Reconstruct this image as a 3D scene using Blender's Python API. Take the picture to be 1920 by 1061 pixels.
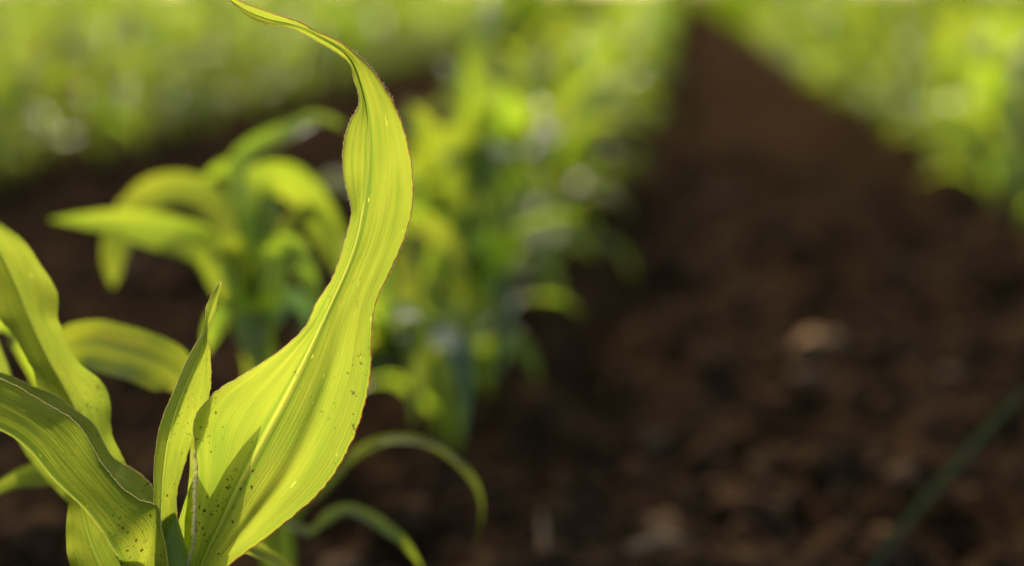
import bpy, math, random
from mathutils import Vector, Matrix, noise
R = math.radians
random.seed(7)
scene = bpy.context.scene
for o in list(bpy.data.objects): bpy.data.objects.remove(o)
C = scene.collection

# ------------------------------------------------------------------ camera
FPX = 1920 * 50 / 36.0            # focal length in photo pixels
HZ_Y = -23                        # horizon row of the photo
VP_X = 1274                       # where the crop rows meet
CAM_H = 0.32
yaw = math.atan((VP_X - 960) / FPX)          # camera looks this far left of +Y
pitch = math.atan((530.5 - HZ_Y) / FPX)      # and this far down
cam_d = bpy.data.cameras.new('camera'); cam = bpy.data.objects.new('camera', cam_d); C.objects.link(cam)
cam.location = (0, 0, CAM_H)
cam.rotation_euler = (R(90) - pitch, 0, yaw)
cam_d.lens = 50; cam_d.sensor_width = 36; cam_d.clip_start = 0.02; cam_d.clip_end = 3000
cam_d.dof.use_dof = True; cam_d.dof.focus_distance = 0.4205; cam_d.dof.aperture_fstop = 3.6; cam_d.dof.aperture_blades = 0
scene.camera = cam
MC = cam.rotation_euler.to_matrix()
RT, UP, FW = MC @ Vector((1, 0, 0)), MC @ Vector((0, 1, 0)), MC @ Vector((0, 0, -1))
def at(px, py, d, sc=0.646):       # photo pixel and depth (d * sc metres) -> point in the world
    d = d * sc
    return Vector((0, 0, CAM_H)) + (FW + RT * ((px - 960) / FPX) + UP * ((530.5 - py) / FPX)) * d

# ------------------------------------------------------------------ light
SUN_AZ = R(-23)     # from +Y towards -X (left), behind the plants
SUN_EL = R(31)
w = bpy.data.worlds.new('World'); scene.world = w; w.use_nodes = True
nt = w.node_tree; bg = nt.nodes['Background']
sky = nt.nodes.new('ShaderNodeTexSky'); sky.sky_type = 'NISHITA'; sky.sun_disc = False
sky.sun_elevation = SUN_EL; sky.sun_rotation = SUN_AZ; sky.dust_density = 3.0; sky.ozone_density = 0.6
nt.links.new(sky.outputs[0], bg.inputs[0]); bg.inputs[1].default_value = 0.15
sd = bpy.data.lights.new('sun', 'SUN'); sd.energy = 2.6; sd.angle = R(0.5); sd.color = (1.0, 0.90, 0.74)
sun = bpy.data.objects.new('sun', sd); C.objects.link(sun)
to_sun = Vector((math.sin(SUN_AZ) * math.cos(SUN_EL), math.cos(SUN_AZ) * math.cos(SUN_EL), math.sin(SUN_EL)))
sun.rotation_euler = to_sun.to_track_quat('Z', 'Y').to_euler()
scene.view_settings.view_transform = 'Standard'; scene.view_settings.look = 'None'
scene.view_settings.exposure = 0.95; scene.view_settings.gamma = 1
scene.cycles.use_denoising = True
scene.cycles.sample_clamp_indirect = 6
scene.cycles.max_bounces = 8

# ------------------------------------------------------------------ materials
def nodes(name):
    m = bpy.data.materials.new(name); m.use_nodes = True
    t = m.node_tree; t.nodes.clear()
    out = t.nodes.new('ShaderNodeOutputMaterial')
    return m, t, out
class N:
    def __init__(s, t): s.t = t
    def n(s, typ, **kw):
        x = s.t.nodes.new(typ)
        for k, v in kw.items():
            if k.startswith('i_'): x.inputs[k[2:].replace('_', ' ')].default_value = v
            else: setattr(x, k, v)
        return x
    def l(s, a, b): s.t.links.new(a, b)
    def math(s, op, a, b=None, c=None, clamp=False):
        x = s.t.nodes.new('ShaderNodeMath'); x.operation = op; x.use_clamp = clamp
        for i, v in enumerate((a, b, c)):
            if v is None: continue
            if isinstance(v, (int, float)): x.inputs[i].default_value = v
            else: s.l(v, x.inputs[i])
        return x.outputs[0]
    def mix(s, f, a, b, blend='MIX'):
        x = s.t.nodes.new('ShaderNodeMix'); x.data_type = 'RGBA'; x.blend_type = blend
        for i, v in ((0, f), (6, a), (7, b)):
            if isinstance(v, (int, float)): x.inputs[i].default_value = v
            elif isinstance(v, tuple): x.inputs[i].default_value = (*v, 1)
            else: s.l(v, x.inputs[i])
        return x.outputs[2]
    def noise(s, vec, scale, detail=2, rough=0.5, dims='3D'):
        x = s.t.nodes.new('ShaderNodeTexNoise'); x.noise_dimensions = dims
        x.inputs['Scale'].default_value = scale; x.inputs['Detail'].default_value = detail; x.inputs['Roughness'].default_value = rough
        if vec is not None: s.l(vec, x.inputs['Vector'])
        return x.outputs['Fac']
    def ramp(s, f, lo, hi):
        x = s.t.nodes.new('ShaderNodeMapRange'); x.inputs[1].default_value = lo; x.inputs[2].default_value = hi; x.clamp = True
        s.l(f, x.inputs[0]); return x.outputs[0]

def leaf_material(name, t_bright, t_green, d_col, rough=0.42, spec=0.42, trans=0.62, specks=0.0, vary=0.0, vein=1.0, lines=0.0):
    m, t, out = nodes(name); k = N(t)
    uv = k.n('ShaderNodeUVMap'); uv.uv_map = 'UVMap'
    sep = k.n('ShaderNodeSeparateXYZ'); k.l(uv.outputs[0], sep.inputs[0])
    X, Y = sep.outputs[0], sep.outputs[1]
    def comb(ax, ay, off=0.0):
        c = k.n('ShaderNodeCombineXYZ'); k.l(k.math('MULTIPLY', X, ax), c.inputs[0]); k.l(k.math('MULTIPLY', Y, ay), c.inputs[1]); c.inputs[2].default_value = off
        return c.outputs[0]
    fine = k.noise(comb(75, 5), 1.0, 2, 0.6)
    mid_ = k.noise(comb(16, 5, 3.1), 1.0, 3, 0.55)
    broad = k.noise(comb(4.5, 7, 7.7), 1.0, 2, 0.5)
    gm = k.math('ADD', k.math('MULTIPLY', k.ramp(fine, 0.3, 0.7), 0.30 * vein), k.math('ADD', k.math('MULTIPLY', k.ramp(mid_, 0.3, 0.7), 0.34), k.math('MULTIPLY', k.ramp(broad, 0.3, 0.7), 0.55)))
    if lines:      # crisp parallel veins
        wob = k.math('MULTIPLY', k.noise(comb(3, 3, 4.4), 1.0, 1, 0.5), 5.0)
        ln = k.math('SINE', k.math('ADD', k.math('MULTIPLY', X, 250.0), wob))
        gm = k.math('ADD', gm, k.math('MULTIPLY', ln, lines * 0.5))
    gm = k.math('SUBTRACT', gm, 0.12, clamp=True)
    tcol = k.mix(gm, t_bright, t_green)
    dcol = k.mix(k.ramp(mid_, 0.3, 0.7), d_col, tuple(c * 0.72 for c in d_col))
    cx = k.math('ABSOLUTE', k.math('SUBTRACT', X, 0.5))
    rib = k.math('SUBTRACT', 1.0, k.ramp(cx, 0.008, 0.026))
    tcol = k.mix(k.math('MULTIPLY', rib, 0.65), tcol, tuple(min(1, c * 1.12 + 0.03) for c in t_bright))
    dcol = k.mix(k.math('MULTIPLY', rib, 0.5), dcol, (0.22, 0.30, 0.08))
    # shade line beside the raised rib, painted into the blade colour
    side = k.math('MULTIPLY', k.ramp(cx, 0.02, 0.035), k.math('SUBTRACT', 1.0, k.ramp(cx, 0.035, 0.075)))
    tcol = k.mix(k.math('MULTIPLY', side, 0.9), tcol, t_green)
    if vary:
        oi = k.n('ShaderNodeObjectInfo')
        hv = k.n('ShaderNodeHueSaturation'); k.l(tcol, hv.inputs['Color'])
        k.l(k.math('ADD', k.math('MULTIPLY', oi.outputs['Random'], 0.035), 0.488), hv.inputs['Hue'])
        k.l(k.math('ADD', k.math('MULTIPLY', oi.outputs['Random'], vary), 1 - vary * 0.55), hv.inputs['Value'])
        tcol = hv.outputs[0]
    if specks:
        geo = k.n('ShaderNodeNewGeometry')
        vo = k.n('ShaderNodeTexVoronoi'); vo.inputs['Scale'].default_value = 560
        wob = k.n('ShaderNodeTexNoise'); wob.inputs['Scale'].default_value = 1500; k.l(geo.outputs['Position'], wob.inputs['Vector'])
        vv = k.n('ShaderNodeVectorMath'); vv.operation = 'MULTIPLY_ADD'; k.l(wob.outputs['Color'], vv.inputs[0]); vv.inputs[1].default_value = (.0009,) * 3; k.l(geo.outputs['Position'], vv.inputs[2])
        k.l(vv.outputs[0], vo.inputs['Vector'])
        sc_ = k.n('ShaderNodeSeparateColor'); k.l(vo.outputs['Color'], sc_.inputs[0])
        s2 = k.noise(geo.outputs['Position'], 55, 2, 0.5)
        s3 = k.noise(comb(26, 130, 1.7), 1.0, 1, 0.5)
        low = k.math('SUBTRACT', 1.0, k.ramp(Y, 0.15, 0.62))
        rad = k.math('MULTIPLY', k.math('POWER', sc_.outputs[0], 2.6), k.math('MULTIPLY', k.ramp(s2, 0.36, 0.60), 0.40))
        a = k.math('MULTIPLY', k.ramp(k.math('SUBTRACT', rad, vo.outputs['Distance']), -0.02, 0.05), low)
        v2 = k.n('ShaderNodeTexVoronoi'); v2.inputs['Scale'].default_value = 1000; k.l(vv.outputs[0], v2.inputs['Vector'])
        c2_ = k.n('ShaderNodeSeparateColor'); k.l(v2.outputs['Color'], c2_.inputs[0])
        r2_ = k.math('MULTIPLY', k.math('POWER', c2_.outputs[1], 4.0), k.math('MULTIPLY', k.ramp(s2, 0.42, 0.62), 0.36))
        a = k.math('MAXIMUM', a, k.math('MULTIPLY', k.ramp(k.math('SUBTRACT', r2_, v2.outputs['Distance']), -0.02, 0.06), low))
        b = k.math('MULTIPLY', k.math('MULTIPLY', k.ramp(s3, 0.665, 0.70), k.ramp(s2, 0.50, 0.56)), low)
        sp = k.math('MULTIPLY', k.math('MAXIMUM', a, b), specks, clamp=True)
        tcol = k.mix(sp, tcol, (0.05, 0.045, 0.012)); dcol = k.mix(sp, dcol, (0.035, 0.028, 0.014))
        # pale little flecks of worn tissue
        pf = k.math('MULTIPLY', k.ramp(k.noise(comb(30, 40, 9.1), 1.0, 2, 0.5), 0.715, 0.76), 0.7)
        tcol = k.mix(pf, tcol, (0.95, 0.90, 0.16))
    bump = k.n('ShaderNodeBump'); bump.inputs['Strength'].default_value = 0.35; bump.inputs['Distance'].default_value = 0.0006
    k.l(k.math('ADD', fine, k.math('MULTIPLY', mid_, 1.6)), bump.inputs['Height'])
    p = k.n('ShaderNodeBsdfPrincipled'); k.l(dcol, p.inputs['Base Color']); p.inputs['Roughness'].default_value = rough
    p.inputs['Specular IOR Level'].default_value = spec
    k.l(bump.outputs[0], p.inputs['Normal'])
    tr = k.n('ShaderNodeBsdfTranslucent'); k.l(tcol, tr.inputs['Color']); k.l(bump.outputs[0], tr.inputs['Normal'])
    ms = k.n('ShaderNodeMixShader'); ms.inputs[0].default_value = trans
    k.l(p.outputs[0], ms.inputs[1]); k.l(tr.outputs[0], ms.inputs[2]); k.l(ms.outputs[0], out.inputs[0])
    return m
M_HERO = leaf_material('leaf_young', (0.38, 0.405, 0.032), (0.165, 0.265, 0.020), (0.27, 0.34, 0.035), specks=0.95, rough=0.5, spec=0.07, trans=0.76, vein=0.6, lines=0.16)
M_ROW = leaf_material('leaf_row', (0.51, 0.53, 0.026), (0.165, 0.30, 0.014), (0.085, 0.155, 0.025), vary=0.5, rough=0.3, spec=0.34)
M_FAR = leaf_material('leaf_far', (0.33, 0.40, 0.010), (0.085, 0.21, 0.006), (0.08, 0.14, 0.015), rough=0.8, spec=0.0)
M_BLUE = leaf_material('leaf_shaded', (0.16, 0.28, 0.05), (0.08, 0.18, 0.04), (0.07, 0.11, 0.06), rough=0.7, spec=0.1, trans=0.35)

def simple(name, col, rough=0.6, trans=0.0, tcol=None, nz=0.0, scale=40, spec=0.4):
    m, t, out = nodes(name); k = N(t)
    p = k.n('ShaderNodeBsdfPrincipled'); p.inputs['Roughness'].default_value = rough; p.inputs['Specular IOR Level'].default_value = spec
    tc = k.n('ShaderNodeTexCoord')
    f = k.noise(tc.outputs['Object'], scale, 3, 0.6)
    c = k.mix(k.math('MULTIPLY', k.ramp(f, 0.3, 0.7), nz), col, tuple(x * 0.4 for x in col))
    k.l(c, p.inputs['Base Color'])
    if trans:
        tr = k.n('ShaderNodeBsdfTranslucent'); tr.inputs[0].default_value = (*(tcol or col), 1)
        ms = k.n('ShaderNodeMixShader'); ms.inputs[0].default_value = trans
        k.l(p.outputs[0], ms.inputs[1]); k.l(tr.outputs[0], ms.inputs[2]); k.l(ms.outputs[0], out.inputs[0])
    else: k.l(p.outputs[0], out.inputs[0])
    return m
M_STALK = simple('stalk', (0.16, 0.23, 0.03), 0.6, 0.5, (0.45, 0.55, 0.03), 0.5, 60)
M_MARGIN = simple('leaf_margin', (0.50, 0.20, 0.08), 0.3, 0.55, (1.0, 0.42, 0.13), 0.6, 260, 0.8)
M_MARGINP = simple('leaf_margin_pale', (0.62, 0.55, 0.25), 0.3, 0.6, (1.0, 0.85, 0.35), 0.4, 260, 0.8)
M_HAIR = simple('leaf_hair', (0.85, 0.80, 0.6), 0.4, 0.6, (1.0, 0.95, 0.7))
M_STRAW = simple('straw', (0.30, 0.20, 0.10), 0.9, 0.2, (0.4, 0.26, 0.10), 0.8, 90, 0.05)
M_GRASS = simple('grass_blade', (0.04, 0.055, 0.018), 0.9, 0.3, (0.04, 0.07, 0.015), 0.4, 60)
M_BARK = simple('bark', (0.10, 0.075, 0.05), 0.8, nz=0.8, scale=4)
M_CROWN = simple('tree_foliage', (0.07, 0.10, 0.02), 0.8, 0.4, (0.25, 0.30, 0.03), 0.8, 0.6)

def soil_material(name, c1, c2, c3, bumpd=0.004, sc=1.0):
    m, t, out = nodes(name); k = N(t)
    geo = k.n('ShaderNodeNewGeometry'); P = geo.outputs['Position']
    a = k.noise(P, 9 * sc, 4, 0.6); b = k.noise(P, 70 * sc, 4, 0.65); c = k.noise(P, 320 * sc, 2, 0.6)
    big = k.noise(P, 2.3, 3, 0.6)
    a = k.math('ADD', k.math('MULTIPLY', a, 0.6), k.math('MULTIPLY', big, 0.4))
    col = k.mix(k.ramp(a, 0.40, 0.62), c1, c2)
    col = k.mix(k.math('MULTIPLY', k.ramp(b, 0.55, 0.72), 0.7), col, c3)
    p = k.n('ShaderNodeBsdfDiffuse'); k.l(col, p.inputs['Color']); p.inputs['Roughness'].default_value = 0.2
    bp = k.n('ShaderNodeBump'); bp.inputs['Strength'].default_value = 0.9; bp.inputs['Distance'].default_value = bumpd
    k.l(k.math('ADD', k.math('MULTIPLY', b, 1.5), c), bp.inputs['Height']); k.l(bp.outputs[0], p.inputs['Normal'])
    k.l(p.outputs[0], out.inputs[0]); return m
M_SOIL = soil_material('soil', (0.022, 0.0118, 0.0052), (0.052, 0.029, 0.0135), (0.15, 0.088, 0.041))
M_CLOD = soil_material('soil_clod', (0.032, 0.018, 0.0085), (0.070, 0.040, 0.020), (0.20, 0.118, 0.058))
M_TAN = soil_material('dry_clod', (0.085, 0.052, 0.027), (0.16, 0.100, 0.055), (0.20, 0.13, 0.075))
M_STONE = soil_material('tan_stone', (0.36, 0.20, 0.09), (0.42, 0.24, 0.11), (0.30, 0.17, 0.08), 0.001)

# ------------------------------------------------------------------ helpers
def link_mesh(name, verts, faces, mat, parent=None, uvs=None, origin=None, smooth=True):
    me = bpy.data.meshes.new(name)
    if origin is not None: verts = [Vector(v) - origin for v in verts]
    me.from_pydata([tuple(v) for v in verts], [], faces)
    if uvs:
        ul = me.uv_layers.new(name='UVMap')
        for lp in me.loops: ul.data[lp.index].uv = uvs[lp.vertex_index]
    if smooth: me.polygons.foreach_set('use_smooth', [True] * len(me.polygons))
    me.materials.append(mat); me.update()
    o = bpy.data.objects.new(name, me); C.objects.link(o)
    if parent: o.parent = parent
    return o
def tag(o, label=None, cat=None, group=None, kind=None):
    if label: o['label'] = label
    if cat: o['category'] = cat
    if group: o['group'] = group
    if kind: o['kind'] = kind
    return o
def thing(name, loc, label, cat, group=None):
    o = bpy.data.objects.new(name, None); C.objects.link(o); o.location = loc; o.empty_display_size = 0.02
    return tag(o, label, cat, group)
def cr(ps, u):          # Catmull-Rom through a list of vectors, u in 0..1
    n = len(ps) - 1; x = min(max(u * n, 0), n - 1e-6); i = int(x); f = x - i
    p1, p2 = ps[i], ps[i + 1]
    p0 = ps[i - 1] if i > 0 else p1 * 2 - p2
    p3 = ps[i + 2] if i + 2 <= n else p2 * 2 - p1
    return 0.5 * ((2 * p1) + (p2 - p0) * f + (2 * p0 - 5 * p1 + 4 * p2 - p3) * f * f + (3 * p1 - p0 - 3 * p2 + p3) * f * f * f)

def loft(L, M, Rr, nu=60, nv=8, belly=0.0, wave=0.0, wfreq=9, seed=0, rib=0.0, jag=0.0, crease=0.0):
    """leaf sheet through left margin, midrib and right margin; returns verts, faces, uvs, margin curves"""
    verts, uvs, faces = [], [], []
    e0, e1 = [], []
    ds = [0]
    for i in range(1, len(M)): ds.append(ds[-1] + (M[i] - M[i - 1]).length)
    tot = ds[-1]
    for a in range(nu + 1):
        u = a / nu
        l, m, r = cr(L, u), cr(M, u), cr(Rr, u)
        t = (cr(M, min(1, u + 0.01)) - cr(M, max(0, u - 0.01)))
        t = t.normalized() if t.length > 1e-9 else Vector((0, 0, 1))
        for b in range(-nv, nv + 1):
            v = abs(b / nv) ** 1.35 * (1 if b >= 0 else -1); e = l if v < 0 else r
            av = abs(v)
            w_ = e - m
            nrm = w_.cross(t) * (1 if v >= 0 else -1)
            nrm = nrm.normalized() if nrm.length > 1e-9 else Vector((0, 0, 0))
            p = m + w_ * av
            p += nrm * (belly * w_.length * math.sin(math.pi * av))
            nz = noise.noise(Vector((u * wfreq, v * 1.2 + seed * 3.7, seed)))
            fade = min(1, u * 8) * min(1, (1 - u) * 6)
            p += nrm * (wave * av * av * nz * fade)
            # shallow lengthwise pleats of the blade
            p += nrm * (0.00013 * math.sin(av * 22 + seed) * fade * min(1, w_.length / 0.02) * (1 if nu > 30 else 0))
            if rib: p -= nrm * (rib * math.exp(-(v / 0.05) ** 2) * (1 - u * 0.8))
            if crease and v > 0:
                p += nrm * (crease * math.exp(-((v - .62 + u * .5) / 0.13) ** 2) * max(0, min(1, (u - .06) * 12)) * max(0, min(1, (.42 - u) * 8)))
            if jag and b in (-nv, nv):
                p += w_.normalized() * (jag * noise.noise(Vector((u * 190, seed + v, 0.3)))) if w_.length > 1e-9 else Vector((0, 0, 0))
            verts.append(p); uvs.append((0.5 + 0.5 * v, u * tot / 0.3 if nu <= 30 else u))
            if b == -nv: e0.append(p)
            if b == nv: e1.append(p)
    W = 2 * nv + 1
    for a in range(nu):
        for b in range(W - 1):
            i = a * W + b
            faces.append((i, i + 1, i + W + 1, i + W))
    return verts, faces, uvs, e0, e1

def tube(path, rad, seg=6):
    verts, faces = [], []
    n = len(path)
    for i, p in enumerate(path):
        t = path[min(i + 1, n - 1)] - path[max(i - 1, 0)]
        t = t.normalized() if t.length > 1e-9 else Vector((0, 0, 1))
        s = t.cross(Vector((0.13, 0.97, 0.2))).normalized(); q = s.cross(t)
        r = rad(i / (n - 1)) if callable(rad) else rad
        for j in range(seg):
            a = 2 * math.pi * j / seg
            verts.append(p + (s * math.cos(a) + q * math.sin(a)) * r)
    for i in range(n - 1):
        for j in range(seg):
            a = i * seg + j; b = i * seg + (j + 1) % seg
            faces.append((a, b, b + seg, a + seg))
    faces.append(tuple(range(seg))[::-1]); faces.append(tuple((n - 1) * seg + j for j in range(seg)))
    return verts, faces

def path_leaf(path, width, roll=0.0, vdeg=25, tip=0.55, roll2=None, base=0.45):
    """midrib path (3-D), full width in m; roll turns the blade about its midrib from facing the camera"""
    n = len(path); L, M, Rr = [], [], []
    S = 10
    for a in range(S + 1):
        u = a / S; m = cr(path, u); t = (cr(path, min(1, u + .02)) - cr(path, max(0, u - .02))).normalized()
        view = (m - Vector((0, 0, CAM_H))).normalized()
        s = t.cross(view).normalized(); nn = s.cross(t).normalized()
        rr = R(roll if roll2 is None else roll + (roll2 - roll) * u)
        s2 = s * math.cos(rr) + nn * math.sin(rr); n2 = nn * math.cos(rr) - s * math.sin(rr)
        prof = (base + (1 - base) * min(1, u / 0.35) ** 0.8) * (1 - max(0, (u - tip) / (1 - tip)) ** 1.7)
        hw = width * 0.5 * max(prof, 0.012)
        va = R(vdeg) * (1 - 0.5 * u)
        L.append(m - s2 * hw * math.cos(va) - n2 * hw * math.sin(va)); M.append(m)
        Rr.append(m + s2 * hw * math.cos(va) - n2 * hw * math.sin(va))
    return L, M, Rr

# ------------------------------------------------------------------ ground
ROWS = {'M': -0.17, 'L': -1.07, 'R': 0.475}
def axis(fine0, fine1, step, far0, far1, g):
    v = []; x = fine0
    while x < fine1: v.append(x); x += step
    s = step
    while x < far1: v.append(x); s *= g; x += s
    v.append(far1); s = step; x = fine0 - step
    lo = []
    while x > far0: lo.append(x); s *= g; x -= s
    lo.append(far0)
    return lo[::-1] + v
def ground_h(x, y):
    d = math.hypot(x, y)
    h = 0.0
    near = 1 / (1 + (d / 7) ** 2)
    p = Vector((x, y, 0))
    h += 0.014 * noise.noise(p * 3.0) + 0.014 * noise.noise(p * 9.0 + Vector((5, 1, 2)))
    q = noise.noise(p * 24 + Vector((2, 7, 1))); h += near * 0.012 * max(q, -0.1) * 2.6
    q = noise.noise(p * 55 + Vector((9, 3, 1))); h += near * 0.011 * q
    h += near * 0.005 * noise.noise(p * 120)
    return h
xs = axis(-1.1, 1.15, 0.0085, -900, 900, 1.05); ys = axis(0.45, 2.6, 0.0085, -60, 1400, 1.05)
gv = [(x, y, ground_h(x, y)) for y in ys for x in xs]
nx = len(xs)
gf = [(j * nx + i, j * nx + i + 1, (j + 1) * nx + i + 1, (j + 1) * nx + i) for j in range(len(ys) - 1) for i in range(nx - 1)]
g = link_mesh('soil_ground', gv, gf, M_SOIL); tag(g, 'dark brown tilled soil of the field between the maize rows', 'soil', kind='structure')

# ------------------------------------------------------------------ hero plant
hero_base = at(335, 1930, 0.652); hero_base.z = ground_h(hero_base.x, hero_base.y) - 0.005
hero = thing('maize_plant', hero_base, 'large sharp young maize plant in the left foreground with tall curling leaf', 'maize plant')
def P3(t, dd=0.0): return at(t[0], t[1], t[2] + dd)
def hero_leaf(name, secs, label=None, mat=M_HERO, nu=150, nv=12, belly=0.05, wave=0.0026, wfreq=9, seed=1, rib=0.0004, margins=True, mm=None, jag=0.0004, mr=0.00017, crease=0.0):
    L = [P3(s[0]) for s in secs]; M = [P3(s[1]) for s in secs]; Q = [P3(s[2]) for s in secs]
    v, f, u, e0, e1 = loft(L, M, Q, nu, nv, belly, wave, wfreq, seed, rib, jag, crease)
    o = link_mesh(name, v, f, mat, hero, u, hero_base)
    if label: o['label'] = label
    if margins:
        for e, mt in zip((e0, e1), mm or (M_MARGINP, M_MARGIN)):
            tv, tf = tube(e, lambda q: mr * (1 - 0.3 * q) * (1 + 0.35 * math.sin(q * 400)), 5)
            mo = link_mesh('leaf_margin', tv, tf, mt, o, None, hero_base)
    return o, e0, e1
D = 0.650
main = [
 ((333, 1120, D), (352, 1128, D + .004), (372, 1122, D)),
 ((352, 1060, D - .002), (368, 1085, D + .005), (396, 1085, D + .002)),
 ((364, 1005, D - .004), (386, 1038, D + .007), (438, 1052, D + .004)),
 ((371, 948, D - .006), (412, 985, D + .009), (492, 1012, D + .006)),
 ((373, 890, D - .007), (440, 925, D + .011), (550, 967, D + .007)),
 ((365, 833, D - .007), (470, 868, D + .012), (603, 919, D + .006)),
 ((364, 782, D - .006), (500, 812, D + .012), (641, 866, D + .004)),
 ((399, 738, D - .005), (530, 757, D + .011), (668, 808, D + .002)),
 ((458, 702, D - .004), (556, 705, D + .009), (686, 748, D)),
 ((518, 662, D - .003), (580, 655, D + .007), (696, 692, D - .002)),
 ((573, 616, D - .002), (604, 604, D + .005), (697, 632, D - .003)),
 ((598, 567, D - .010), (628, 553, D + .003), (704, 572, D - .004)),
 ((624, 517, D - .014), (650, 503, D + .001), (732, 508, D - .004)),
 ((648, 465, D - .018), (667, 454, D - .001), (757, 452, D - .004)),
 ((661, 408, D - .014), (678, 403, D - .003), (771, 396, D - .004)),
 ((650, 348, D + .006), (686, 352, D - .005), (774, 342, D - .003)),
 ((643, 290, D + .004), (690, 300, D - .006), (768, 288, D - .001)),
 ((655, 238, D + .004), (690, 248, D - .006), (754, 236, D + .001)),
 ((676, 196, D + .004), (685, 200, D - .005), (736, 190, D + .003)),
 ((666, 152, D + .006), (674, 155, D - .003), (713, 152, D + .005)),
 ((655, 122, D + .008), (660, 118, D), (686, 120, D + .007)),
 ((622, 97, D + .010), (638, 93, D + .003), (650, 90, D + .008)),
 ((588, 74, D + .010), (603, 72, D + .006), (606, 66, D + .008)),
 ((545, 53, D + .008), (556, 48, D + .008), (560, 42, D + .006)),
 ((500, 47, D + .006), (505, 36, D + .009), (510, 25, D + .004)),
 ((462, 31, D + .004), (466, 21, D + .008), (470, 12, D + .002)),
 ((426, -2, D), (424, -4, D), (426, -6, D))]
main = [tuple((p[0], p[1], D + (p[2] - D) * (.4 if i > 9 else .6) - .010 * max(0, (1060 - p[1]) / 1060)) for p in sec) for i, sec in enumerate(main)]
mo, me0, me1 = hero_leaf('leaf', main, 'tall broad leaf with a long curling tip', nu=300, nv=22, belly=0.05, wave=0.0028, wfreq=11, seed=2, rib=0.0010, crease=0.0023)
# hairy fringe low on the left margin
hv, hf = [], []
def hairs(edge, u0, u1, n, ln, side):
    for i in range(n):
        u = u0 + (u1 - u0) * random.random(); p = edge[int(u * (len(edge) - 1))]
        d = (side + RT * random.uniform(-.5, .5) + UP * random.uniform(-.7, .7) + FW * random.uniform(-.6, .6)).normalized() * ln * random.uniform(.4, 1.2)
        w_ = UP * 0.00007; k = len(hv)
        q = p + UP * random.uniform(-.001, .001)
        hv.extend([q - w_, q + w_, q + FW * 0.00011, q + d]); hf.extend([(k, k + 1, k + 3), (k + 1, k + 2, k + 3), (k + 2, k, k + 3)])
hairs(me0, 0.085, 0.185, 380, 0.0016, -RT * 1.0)
hairs(me0, 0.02, 0.10, 420, 0.0014, -RT * 0.2)
hairs(me1, 0.35, 0.80, 500, 0.0005, RT * 0.8)
hairs(me0, 0.55, 0.72, 160, 0.0005, -RT * 0.8)
link_mesh('margin_hair', hv, hf, M_HAIR, mo, None, hero_base)

centre = [
 ((292, 1050, .651), (300, 1062, .644), (330, 1050, .651)),
 ((290, 985, .652), (302, 990, .644), (331, 985, .652)),
 ((289, 940, .652), (303, 940, .644), (333, 930, .652)),
 ((291, 890, .653), (306, 888, .643), (343, 880, .652)),
 ((297, 830, .654), (314, 828, .643), (360, 828, .651)),
 ((313, 765, .655), (331, 765, .643), (386, 765, .649)),
 ((334, 712, .655), (352, 713, .644), (396, 712, .648)),
 ((359, 662, .655), (371, 668, .644), (394, 665, .647)),
 ((379, 624, .653), (384, 632, .645), (389, 632, .647)),
 ((385, 600, .652), (389, 606, .648), (392, 612, .648)),
 ((390, 573, .651), (397, 578, .648), (404, 582, .650)),
 ((400, 548, .650), (406, 552, .648), (411, 550, .650)),
 ((413, 528, .650), (413, 527, .650), (414, 528, .650))]
hero_leaf('leaf', centre, 'narrow upright centre leaf with a twisted point', nu=120, nv=8, belly=0.06, wave=0.001, seed=5, mm=(M_MARGINP, M_MARGINP), mr=0.00013)

front = [   # far margin, keel, near margin
 ((334, 1075, .664), (268, 1150, .654), (318, 1080, .640)),
 ((326, 1000, .664), (246, 1092, .650), (306, 1005, .637)),
 ((294, 925, .684), (222, 1050, .626), (297, 951, .645)),
 ((256, 880, .684), (195, 1003, .626), (262, 936, .645)),
 ((216, 858, .684), (160, 955, .626), (222, 908, .645)),
 ((192, 832, .684), (126, 923, .626), (186, 860, .645)),
 ((166, 788, .684), (95, 893, .626), (150, 804, .645)),
 ((126, 753, .684), (60, 850, .626), (110, 766, .645)),
 ((74, 733, .684), (18, 815, .626), (58, 738, .645)),
 ((12, 706, .684), (-42, 790, .626), (-4, 709, .645)),
 ((-70, 690, .684), (-110, 770, .626), (-80, 694, .645)),
 ((-170, 720, .684), (-195, 775, .626), (-180, 730, .645)),
 ((-280, 800, .650), (-284, 804, .645), (-280, 804, .640))]
hero_leaf('leaf', front, 'channelled leaf reaching to the left edge, specked with soil', nu=140, nv=12, belly=0.03, wave=0.0015, seed=8, mm=(M_MARGINP, M_MARGINP), mr=0.00012)

back = [
 ((300, 1070, .660), (308, 1075, .664), (316, 1070, .660)),
 ((205, 965, .676), (232, 950, .684), (262, 945, .676)),
 ((145, 880, .686), (185, 862, .698), (224, 862, .686)),
 ((105, 810, .694), (155, 792, .708), (219, 800, .694)),
 ((75, 748, .700), (125, 732, .716), (194, 733, .700)),
 ((42, 688, .706), (92, 672, .722), (153, 680, .706)),
 ((8, 620, .712), (58, 600, .728), (119, 612, .712)),
 ((-28, 560, .718), (30, 530, .734), (99, 545, .718)),
 ((-55, 500, .726), (0, 470, .738), (66, 466, .728)),
 ((-70, 450, .734), (-40, 428, .742), (-4, 412, .736)),
 ((-90, 425, .740), (-75, 405, .744), (-60, 392, .740)),
 ((-122, 402, .744), (-120, 398, .744), (-118, 394, .744))]
hero_leaf('leaf', back, 'broad leaf rising out of the frame at the left', nu=110, nv=10, belly=0.07, wave=0.006, seed=11, margins=False)

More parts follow.
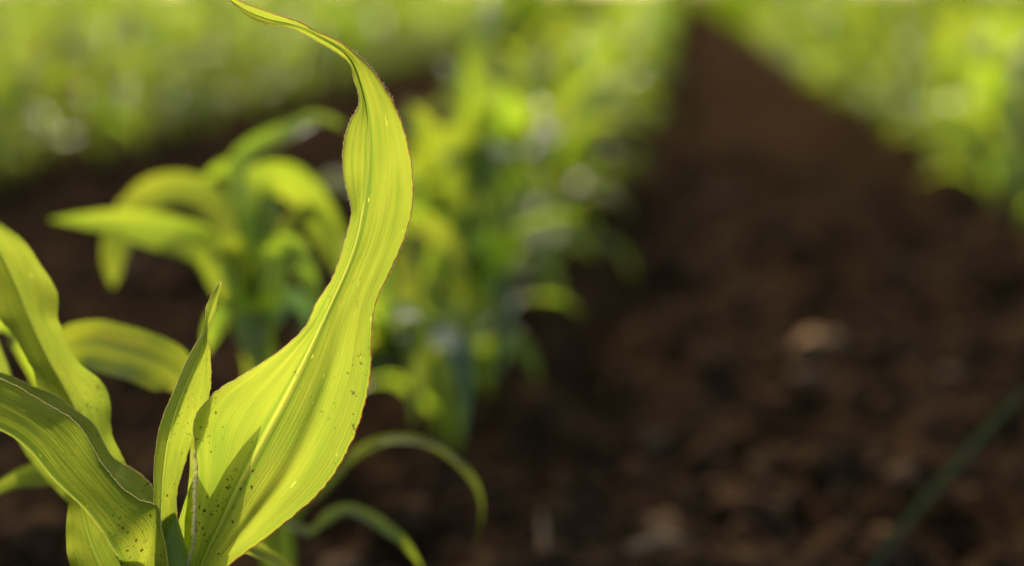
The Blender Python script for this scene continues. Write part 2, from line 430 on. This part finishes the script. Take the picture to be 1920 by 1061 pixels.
def hero_path(path, width, roll, vdeg, seed, label=None, mat=M_HERO, roll2=None, tip=0.55, base=0.45):
    L, M, Q = path_leaf([at(*p) for p in path], width * .72, roll, vdeg, tip, roll2, base)
    v, f, u, a, b = loft(L, M, Q, 50, 7, 0.06, 0.0014, 8, seed, 0.0004, 0)
    o = link_mesh('leaf', v, f, mat, hero, u, hero_base)
    if label: o['label'] = label
hero_path([(305, 1110, .66), (240, 1000, .70), (110, 880, .74), (45, 770, .75), (10, 690, .755), (-30, 590, .76), (-90, 540, .77)], .020, 62, 30, 3)
hero_path([(300, 1200, .655), (240, 1130, .662), (195, 1070, .67), (168, 1010, .675), (152, 950, .68), (140, 900, .69)], .026, 10, 35, 4, 'leaf hanging at the bottom left, folded along its rib', tip=0.3)
hero_path([(310, 1100, .665), (240, 980, .70), (160, 896, .74), (90, 888, .76), (20, 905, .77), (-80, 960, .79)], .014, -25, 20, 6, tip=.6)
hero_path([(356, 1120, .662), (372, 1050, .667), (383, 980, .668), (381, 920, .668), (373, 865, .668), (358, 790, .669)], .0165, 0, 15, 7, tip=.35)
hero_path([(345, 1150, .66), (380, 1060, .69), (450, 1030, .72), (530, 1058, .75), (590, 1090, .77)], .016, 60, 20, 9, tip=.5)
hero_path([(345, 1100, .664), (355, 1030, .666), (380, 960, .667), (407, 890, .668), (432, 828, .668), (456, 780, .668), (480, 738, .667)], .018, 0, 10, 12, 'young leaf pressed close behind the tall broad leaf', tip=.35)
# stalk: leaf sheaths rolled round each other
sv, sf = tube([hero_base + Vector((0, 0, -.01)), at(334, 1500, .652), at(333, 1250, .652), at(330, 1090, .652), at(318, 1030, .652), at(311, 985, .653), at(309, 955, .653)],
              lambda q: .0085 - .0055 * q, 20)
link_mesh('stalk', sv, sf, M_STALK, hero, None, hero_base)

# ------------------------------------------------------------------ blurred plants set one by one
G_ROW = 'maize plants in the rows of the field'
def part_plant(base_px, base_d, label, leaves, stalk_top, sc=.646, name='maize_plant', sr=0.0042):
    b = at(base_px[0], 530, base_d, sc); b.z = 0
    # point on the ground below the given pixel column
    b = Vector((b.x, b.y, ground_h(b.x, b.y) - .004))
    root = thing(name, b, label, 'maize plant', G_ROW)
    st = at(*stalk_top, sc)
    pts = [b, b.lerp(st, .35) + RT * .002, b.lerp(st, .7) - RT * .002, st]
    pv, pf = tube([cr(pts, i / 12) for i in range(13)], lambda q: sr * (1 - .6 * q), 10)
    link_mesh('stalk', pv, pf, M_STALK, root, None, b)
    for i, lf in enumerate(leaves):
        path, wd, roll = lf[:3]; kw = lf[3] if len(lf) > 3 else {}
        mat = kw.pop('mat', M_ROW) if kw else M_ROW
        a0 = kw.pop('at', 0.85) if kw else 0.85
        P = [cr(pts, a0)] + [at(*p, sc) for p in path]
        L, M, Q = path_leaf(P, wd * sc * .84, roll, kw.get('v', 25), kw.get('tip', .5), kw.get('roll2'), kw.get('base', .5))
        v, f, u, _, _ = loft(L, M, Q, 30, 5, 0.05, 0.0012, 7, i + 1, 0.0004, 0)
        link_mesh('leaf', v, f, mat, root, u, b)
    return root
part_plant((175, 0), .90, 'blurred maize plant hidden behind the broad left leaf, one yellow leaf showing', [
    ([(100, 690, .90), (150, 648, .885), (215, 655, .87), (280, 675, .855), (330, 705, .85), (350, 745, .85)], .038, 5, dict(tip=.75, base=.3, v=3)),
    ([(60, 640, .90), (20, 600, .91), (-50, 610, .92)], .03, 30, {}),
    ([(40, 760, .90), (-30, 770, .91), (-90, 830, .92)], .03, 40, {})], (118, 690, .90), .60)
part_plant((520, 0), 1.06, 'blurred maize plant with a bright pointed leaf, left of the curling leaf', [
    ([(440, 560, 1.06), (395, 475, 1.06), (345, 448, 1.05), (270, 428, 1.04), (190, 415, 1.03), (90, 412, 1.02)], .034, -10, dict(tip=.55, v=15)),
    ([(430, 500, 1.08), (425, 430, 1.09), (385, 372, 1.10), (330, 352, 1.10), (270, 372, 1.10), (225, 440, 1.08), (214, 500, 1.07), (212, 540, 1.07)], .030, -15, dict(tip=.7, v=15)),
    ([(480, 480, 1.10), (465, 390, 1.12), (500, 335, 1.14), (560, 350, 1.15), (610, 420, 1.15), (645, 500, 1.14), (660, 560, 1.14)], .035, -12, dict(tip=.6, v=12)),
    ([(510, 560, 1.06), (520, 480, 1.06), (550, 470, 1.05), (580, 530, 1.04), (605, 590, 1.03)], .028, 15, dict(tip=.5)),
    ([(500, 520, 1.10), (540, 430, 1.13), (590, 400, 1.15), (620, 440, 1.16), (610, 500, 1.15)], .022, 35, dict(tip=.4)),
    ([(470, 520, 1.08), (440, 470, 1.06), (410, 468, 1.04), (395, 500, 1.03)], .026, 10, dict(tip=.5)),
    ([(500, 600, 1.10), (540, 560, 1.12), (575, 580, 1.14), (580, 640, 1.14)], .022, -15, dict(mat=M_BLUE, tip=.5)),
    ([(500, 470, 1.10), (500, 380, 1.14), (460, 320, 1.17), (410, 320, 1.19), (370, 350, 1.2)], .022, 10, dict(tip=.5)),
    ([(478, 590, 1.04), (470, 610, 1.02), (480, 660, 1.0), (488, 705, .99)], .036, 10, dict(tip=.45, at=.5, base=.7)),
    ([(460, 590, 1.06), (425, 585, 1.05), (398, 620, 1.04), (385, 665, 1.04)], .022, 0, dict(at=.5)),
    ([(470, 430, 1.09), (445, 330, 1.12), (480, 280, 1.14), (540, 248, 1.16), (600, 222, 1.2), (650, 240, 1.22)], .026, 35, dict(tip=.5)),
    ], (478, 500, 1.08), .66)
part_plant((490, 0), .865, 'blurred low maize plant behind the broad curling leaf, a thin leaf arching to the right', [
    ([(590, 940, .86), (640, 880, .855), (700, 836, .85), (760, 826, .85), (820, 842, .85), (870, 885, .845), (903, 945, .84), (886, 1030, .84)], .0120, 42, dict(tip=.7, at=.86, base=.8, roll2=80)),
    ([(575, 1000, .85), (620, 965, .84), (665, 958, .83), (715, 985, .82), (760, 1020, .81), (795, 1070, .81)], .0110, 60, dict(at=.8, base=.8, tip=.6, roll2=10)),
    ([(560, 800, .87), (590, 760, .88), (620, 790, .89), (610, 850, .9)], .03, 0, dict(at=.9)),
    ], (500, 860, .87), .70)
part_plant((505, 0), 1.16, 'blurred maize plant right of the curling leaf with two leaves hanging down', [
    ([(745, 640, 1.14), (735, 615, 1.12), (765, 610, 1.10), (782, 660, 1.08), (780, 730, 1.07), (772, 800, 1.06)], .030, 5, dict(tip=.5, base=.7, v=15)),
    ([(720, 640, 1.14), (690, 600, 1.12), (650, 620, 1.1)], .04, 0, {}),
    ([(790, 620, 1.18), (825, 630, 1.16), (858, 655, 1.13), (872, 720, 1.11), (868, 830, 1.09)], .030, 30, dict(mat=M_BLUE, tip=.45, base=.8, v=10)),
    ([(760, 560, 1.18), (760, 470, 1.2), (800, 430, 1.22), (850, 470, 1.22), (880, 540, 1.2)], .04, 0, {}),
    ([(720, 560, 1.18), (700, 480, 1.2), (730, 420, 1.22), (790, 400, 1.24)], .04, 20, {}),
    ([(740, 650, 1.15), (720, 600, 1.1), (770, 585, 1.06), (830, 600, 1.05)], .03, 40, {})
    ], (685, 640, 1.17), .70)
part_plant((840, 0), 1.42, 'blurred maize plant with a thin dark leaf bending over the furrow', [
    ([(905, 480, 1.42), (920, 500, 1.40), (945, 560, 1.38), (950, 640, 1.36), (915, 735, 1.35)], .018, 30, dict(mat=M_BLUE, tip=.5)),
    ([(890, 480, 1.42), (860, 360, 1.44), (900, 300, 1.46), (950, 300, 1.46), (990, 350, 1.46)], .045, 0, {}),
    ([(880, 480, 1.42), (820, 400, 1.44), (780, 330, 1.46), (740, 330, 1.46)], .045, 0, {}),
    ([(900, 450, 1.42), (905, 330, 1.44), (870, 270, 1.46), (820, 270, 1.46), (780, 330, 1.44)], .045, 10, {}),
    ([(920, 520, 1.40), (930, 470, 1.38), (900, 450, 1.36), (860, 500, 1.34)], .03, 10, {}),
    ([(880, 560, 1.40), (840, 520, 1.38), (800, 560, 1.36), (790, 610, 1.35)], .035, 0, {})
    ], (880, 500, 1.43), .70)

# ------------------------------------------------------------------ row plants: prototypes then copies
def proto_leaf(az, z0, el0, droop, length, width, vdeg, twist, rnd):
    S = 9; p = Vector((0.003 * math.cos(az), 0.003 * math.sin(az), z0)); M = [p.copy()]; L = []; Q = []
    T = []
    el = el0; a = az
    for i in range(S):
        t = Vector((math.cos(a) * math.cos(el), math.sin(a) * math.cos(el), math.sin(el))); T.append(t)
        p = p + t * (length / S); M.append(p.copy())
        el -= droop / S * (0.35 + 1.5 * i / S); a += rnd
    T.append(T[-1])
    for i, (m, t) in enumerate(zip(M, T)):
        u = i / S
        s = t.cross(Vector((0, 0, 1)));
        s = s.normalized() if s.length > .05 else Vector((-math.sin(az), math.cos(az), 0))
        nn = s.cross(t).normalized(); tw = twist * u
        s2 = s * math.cos(tw) + nn * math.sin(tw); n2 = nn * math.cos(tw) - s * math.sin(tw)
        pr = (0.45 + .55 * min(1, u / .35)) * (1 - max(0, (u - .45) / .55) ** 1.6); hw = width / 2 * max(pr, .015)
        L.append(m - s2 * hw + n2 * hw * math.tan(vdeg) * .6); Q.append(m + s2 * hw + n2 * hw * math.tan(vdeg) * .6)
    return L, M, Q
def plant_leaves(rs):
    out = []; az0 = rs.uniform(0, math.pi); nl = rs.choice((8, 9, 9, 10))
    sh = rs.uniform(.13, .17)
    for i in range(nl):
        f = i / (nl - 1)
        az = az0 + (math.pi if i % 2 else 0) + rs.uniform(-.55, .55)
        z0 = .025 + sh * f
        el = R(rs.uniform(38, 55) + 28 * f); dr = R(rs.uniform(95, 160) - 45 * f)
        ln = rs.uniform(.125, .175) * (0.8 + .35 * math.sin(math.pi * min(1, f + .15)))
        out.append(proto_leaf(az, z0, el, dr, ln, rs.uniform(.021, .031), R(28), rs.uniform(-1.0, 1.0), rs.uniform(-.06, .06)))
    return out, sh
protos, singles = [], []
for k in range(9):
    rs = random.Random(100 + k); lv, sh = plant_leaves(rs)
    col = []
    tv, tf = tube([Vector((0, 0, -.01)), Vector((.001, 0, .03)), Vector((0, .001, .03 + sh * .6)), Vector((0, 0, .04 + sh))], lambda q: .0065 - .004 * q, 8)
    col.append(('stalk', tv, tf, None, M_STALK))
    for i, (L, M, Q) in enumerate(lv):
        v, f, u, _, _ = loft(L, M, Q, 16, 3, .06, .004, 6, k * 10 + i, 0, 0)
        col.append(('leaf', v, f, u, M_BLUE if (k + i * 5) % 29 == 0 else M_ROW))
    protos.append(col)
def meshes_of(col):
    r = []
    for (nm, v, f, u, m) in col:
        o = link_mesh(nm, v, f, m, None, u); r.append((nm, o.data)); bpy.data.objects.remove(o)
    return r
pm = [meshes_of(c) for c in protos]
for col in protos:      # the same plant as one mesh for the distance
    V, F, U = [], [], []
    for (nm, v, f, u, m) in col:
        o0 = len(V); V += v; F += [tuple(i + o0 for i in q) for q in f]; U += (u or [(0.5, 0.5)] * len(v))
    o = link_mesh('maize_plant', V, F, M_ROW, None, U); singles.append(o.data); bpy.data.objects.remove(o)

row_words = {
 'M': ('in the row behind the big sharp plant', 'in the middle row that runs to the top of the picture'),
 'L': ('in the row beyond the dark furrow at the left', 'in the left row'),
 'R': ('in the row right of the wide dark furrow', 'in the right row')}
def zone(row, y):
    names = {'M': 'middle row beyond the sharp plant', 'L': 'upper left row', 'R': 'upper right row across bare soil'}
    if row in names:
        if y < 3: return 'blurred green maize plant, near end of the %s' % names[row]
        if y < 8: return 'blurred small maize plant, middle part of the %s' % names[row]
        return 'tiny blurred maize plant, far end of the %s' % names[row]
    return 'blurred maize plant in a row far %s of the furrow' % ('left' if row.startswith('l') else 'right')
def put_plant(x, y, row, rs, parts):
    k = rs.randrange(9); s = rs.uniform(.82, 1.06) if y < 4 else rs.uniform(.95, 1.15)
    if row == 'R': s *= 1.0
    rz = rs.uniform(0, 6.283)
    z = ground_h(x, y)
    if parts:
        root = bpy.data.objects.new('maize_plant', None); root.empty_display_size = .02
    else: root = bpy.data.objects.new('maize_plant', singles[k])
    C.objects.link(root); root.location = (x, y, z); root.rotation_euler = (rs.uniform(-.06, .06), rs.uniform(-.06, .06), rz); root.scale = (s, s, s)
    tag(root, zone(row, y), 'maize plant', G_ROW)
    if parts:
        for nm, me in pm[k]:
            c = bpy.data.objects.new(nm, me); C.objects.link(c); c.parent = root
    return root
rs = random.Random(61)
def inview(x, y, m=.12):
    a = math.atan2(x, y) + yaw
    return abs(a) < math.atan(960 / FPX) + m
cand = []
for row, x0, y0 in (('M', ROWS['M'], 0.98), ('L', ROWS['L'], 1.2), ('R', ROWS['R'], 1.2)):
    y = y0
    while y < 45:
        xx = x0 + rs.uniform(-.035, .035); yy = y + rs.uniform(-.03, .03)
        if inview(xx, yy, .2 if yy < 4 else .05) and not (row == 'R' and yy < 1.95): cand.append((math.hypot(xx, yy), xx, yy, row))
        y += .10
for i in range(1, 26):
    for sgn, nm in ((-1, 'left'), (1, 'right')):
        x0 = (ROWS['L'] if sgn < 0 else ROWS['R']) + sgn * i * .8
        y = 1.3
        while y < 45:
            xx = x0 + rs.uniform(-.04, .04); yy = y + rs.uniform(-.03, .03)
            if inview(xx, yy, .03): cand.append((math.hypot(xx, yy), xx, yy, nm))
            y += .15
cand.sort()
for i, (d, x, y, row) in enumerate(cand[:290]): put_plant(x, y, row, rs, d < 7.5)
# everything farther: one mass of crop
SV, SF, SU = [], [], []
import numpy as np
lo = []
for k in range(6):
    r2 = random.Random(300 + k); lv, sh = plant_leaves(r2); V, F, U = [], [], []
    for i, (L, M, Q) in enumerate(lv):
        v, f, u, _, _ = loft(L, M, Q, 6, 1, .0, .0, 6, i, 0, 0)
        o0 = len(V); V += [tuple(p) for p in v]; F += [tuple(j + o0 for j in q) for q in f]; U += u
    lo.append((np.array(V), np.array(F), np.array(U)))
vs, fs, us, off = [], [], [], 0
for (d, x, y, row) in cand[290:]:
    if d > 22 and rs.random() < .35: continue
    V, F, U = lo[rs.randrange(6)]; a = rs.uniform(0, 6.28); s = rs.uniform(1.0, 1.32)
    ca, sa = math.cos(a) * s, math.sin(a) * s
    W_ = np.stack([V[:, 0] * ca - V[:, 1] * sa + x, V[:, 0] * sa + V[:, 1] * ca + y, V[:, 2] * s], 1)
    vs.append(W_); fs.append(F + off); us.append(U); off += len(V)
vs = np.concatenate(vs); fs = np.concatenate(fs); us = np.concatenate(us)
me = bpy.data.meshes.new('maize_crop'); me.vertices.add(len(vs)); me.vertices.foreach_set('co', vs.ravel())
me.loops.add(fs.size); me.loops.foreach_set('vertex_index', fs.ravel()); me.polygons.add(len(fs))
me.polygons.foreach_set('loop_start', np.arange(0, fs.size, 4)); me.polygons.foreach_set('use_smooth', np.ones(len(fs), bool))
ul = me.uv_layers.new(name='UVMap'); ul.data.foreach_set('uv', us[fs.ravel()].ravel())
me.materials.append(M_FAR); me.update(calc_edges=True)
o = bpy.data.objects.new('maize_crop', me); C.objects.link(o)
tag(o, 'distant mass of blurred green maize crop filling the field to the horizon', 'crop', kind='stuff')

# ------------------------------------------------------------------ things on the soil
def lump(seed, sub=3, rough=.35):
    import bmesh
    bm = bmesh.new(); bmesh.ops.create_icosphere(bm, subdivisions=sub, radius=1)
    off = Vector((seed * 7.3, seed * 1.9, seed))
    for v in bm.verts:
        n = v.co.normalized(); r = 1 + rough * 1.6 * noise.noise(n * 1.3 + off) + rough * 1.3 * noise.noise(n * 3.1 + off) + rough * .8 * noise.noise(n * 7 + off)
        v.co = n * r; v.co.z *= .72
    me = bpy.data.meshes.new('soil_clod'); bm.to_mesh(me); bm.free()
    me.polygons.foreach_set('use_smooth', [True] * len(me.polygons)); return me
clods = [lump(i) for i in range(5)]
for c in clods: c.materials.append(M_CLOD)
tans = [c.copy() for c in clods[:3]]
for c in tans: c.materials.clear(); c.materials.append(M_TAN)
def gpt(px, py):          # photo pixel -> point on the soil
    d = (FW + RT * ((px - 960) / FPX) + UP * ((530.5 - py) / FPX)); t = CAM_H / -d.z
    p = Vector((0, 0, CAM_H)) + d * t; return Vector((p.x, p.y, ground_h(p.x, p.y)))
def put_clod(p, r, label, mat=None, name='soil_clod', cat='clod', grp='soil clods on the bare furrow'):
    me = random.choice(clods if random.random() < .86 else tans)
    if mat: me = me.copy(); me.materials.clear(); me.materials.append(mat)
    o = bpy.data.objects.new(name, me); C.objects.link(o); o.location = p + Vector((0, 0, r * .3)); o.scale = (r, r * random.uniform(.8, 1.2), r * random.uniform(.8, 1.1))
    o.rotation_euler = (0, 0, random.uniform(0, 6.28)); tag(o, label, cat, grp); return o
put_clod(gpt(1532, 668), .019, 'bright tan stone lying alone on the bare soil right of centre', M_STONE, 'stone', 'stone', None)
put_clod(gpt(1735, 690), .013, 'pale brown clod to the right of the bright tan stone', M_CLOD, grp=None)
rc = random.Random(9)
for i in range(170):
    px = rc.uniform(620, 1930) if i % 4 else rc.uniform(0, 420); py = 330 + 760 * rc.random() ** .8
    r_ = rc.uniform(.005, .017) * (1 if py > 600 else 1.5)
    lab = ('brown soil clod in the wide bare furrow, right of the maize row' if px > 620 else 'brown soil clod on the soil left of the sharp maize plant')
    put_clod(gpt(px, py), r_, lab)
# crumbs too many to count
cv, cf = [], []
ico = lump(3, 1, .4); iv = [v.co.copy() for v in ico.vertices]; ifc = [tuple(p.vertices) for p in ico.polygons]
for i in range(9000):
    px = rc.uniform(-60, 1980); py = 250 + 860 * rc.random() ** .75
    p = gpt(px, py); r_ = rc.uniform(.0015, .0048) * (1 if py > 500 else 1.6); a = rc.uniform(0, 6.28); ca, sa = math.cos(a), math.sin(a); k = len(cv)
    for v in iv: cv.append((p.x + (v.x * ca - v.y * sa) * r_, p.y + (v.x * sa + v.y * ca) * r_, p.z + v.z * r_ + r_ * .3))
    cf += [tuple(j + k for j in f) for f in ifc]
o = link_mesh('soil_crumbs', cv, cf, M_CLOD, smooth=False); tag(o, 'loose dark crumbs of soil scattered over the furrow', 'soil crumbs', kind='stuff')

def straw(pts, r, label, mat=M_STRAW, name='straw', cat='straw'):
    b = pts[0].copy(); v, f = tube([cr(pts, i / 20) for i in range(21)], lambda q: r * (1 - .4 * q), 8)
    o = link_mesh(name, v, f, mat, None, None, b); o.location = b; tag(o, label, cat); return o
p0, p1 = gpt(1150, 1062), gpt(1330, 1050)
m_ = (p0 + p1) / 2
straw([p0, p0.lerp(m_, .35) + Vector((0, 0, .011)), m_ + Vector((0, 0, .016)), m_.lerp(p1, .6) + Vector((0, 0, .010)), p1], .005, 'pale dry stalk arched over the soil at the bottom of the picture')
straw([gpt(1010, 1075), gpt(1020, 1040) + Vector((0, 0, .006)), gpt(1015, 1000) + Vector((0, 0, .012))], .003, 'short pale straw stub standing left of the arched stalk')
straw([gpt(1800, 700), gpt(1770, 720) + Vector((0, 0, .005)), gpt(1735, 735)], .003, 'short straw lying beside the pale clod at the right')
# grass blade low right, close to the camera
b = gpt(1590, 1130)
L, M, Q = path_leaf([b, at(1690, 990, .78, 1), at(1790, 875, .77, 1), at(1880, 775, .76, 1), at(1970, 690, .75, 1)], .0040, 20, 15, .7, None, .8)
v, f, u, _, _ = loft(L, M, Q, 30, 3, .05, .0, 5, 1, 0, 0)
o = link_mesh('grass_blade', v, f, M_GRASS, None, u, b); o.location = b; tag(o, 'single dark green grass blade slanting up at the lower right corner', 'grass blade')

# ------------------------------------------------------------------ trees at the far edge of the field
def tree_meshes(seed, h=7.0):
    rt = random.Random(seed)
    v, f = tube([Vector((0, 0, -.2)), Vector((.2, 0, h * .25)), Vector((0, .1, h * .5)), Vector((.1, 0, h * .85))], lambda q: h * .03 * (1 - .8 * q), 8)
    o = link_mesh('trunk', v, f, M_BARK); tm = o.data; bpy.data.objects.remove(o)
    cv, cf = [], []
    cl = [(Vector((rt.uniform(-.34, .34) * h, rt.uniform(-.3, .3) * h, h * rt.uniform(.12, .9))), h * rt.uniform(.12, .2)) for _ in range(30)]
    for c, r_ in cl:
        for _ in range(120):
            n = Vector((rt.gauss(0, 1), rt.gauss(0, 1), rt.gauss(0, 1))).normalized(); p = c + n * r_ * rt.uniform(.5, 1.1)
            a = Vector((rt.gauss(0, 1), rt.gauss(0, 1), rt.gauss(0, 1))).normalized(); b_ = n.cross(a).normalized(); q = h * .03; k = len(cv)
            cv += [p - a * q, p + b_ * q * .6, p + a * q, p - b_ * q * .6]; cf.append((k, k + 1, k + 2, k + 3))
    o = link_mesh('crown', cv, cf, M_CROWN, smooth=False); cm = o.data; bpy.data.objects.remove(o)
    return tm, cm
tms = [tree_meshes(i) for i in range(5)]
px = -40; i = 0
while px < 2000:
    if not (1060 < px < 1245 or 1610 < px < 1720):
        y = 110 + (i * 37 % 24); q = (.8 + .1 * (i * 13 % 5))
        where = 'left of the vanishing rows' if px < 1200 else ('right of the vanishing rows' if px < 1700 else 'at the top right corner')
        root = thing('tree', ((px - VP_X) / FPX * y, y, 0), 'dark tree beyond the far edge of the field, ' + where, 'tree', 'trees at the far edge of the field')
        root.scale = (q, q, q); root.rotation_euler = (0, 0, i * 1.7)
        for nm, me in zip(('trunk', 'crown'), tms[i % 5]):
            c = bpy.data.objects.new(nm, me); C.objects.link(c); c.parent = root
    px += 62; i += 1
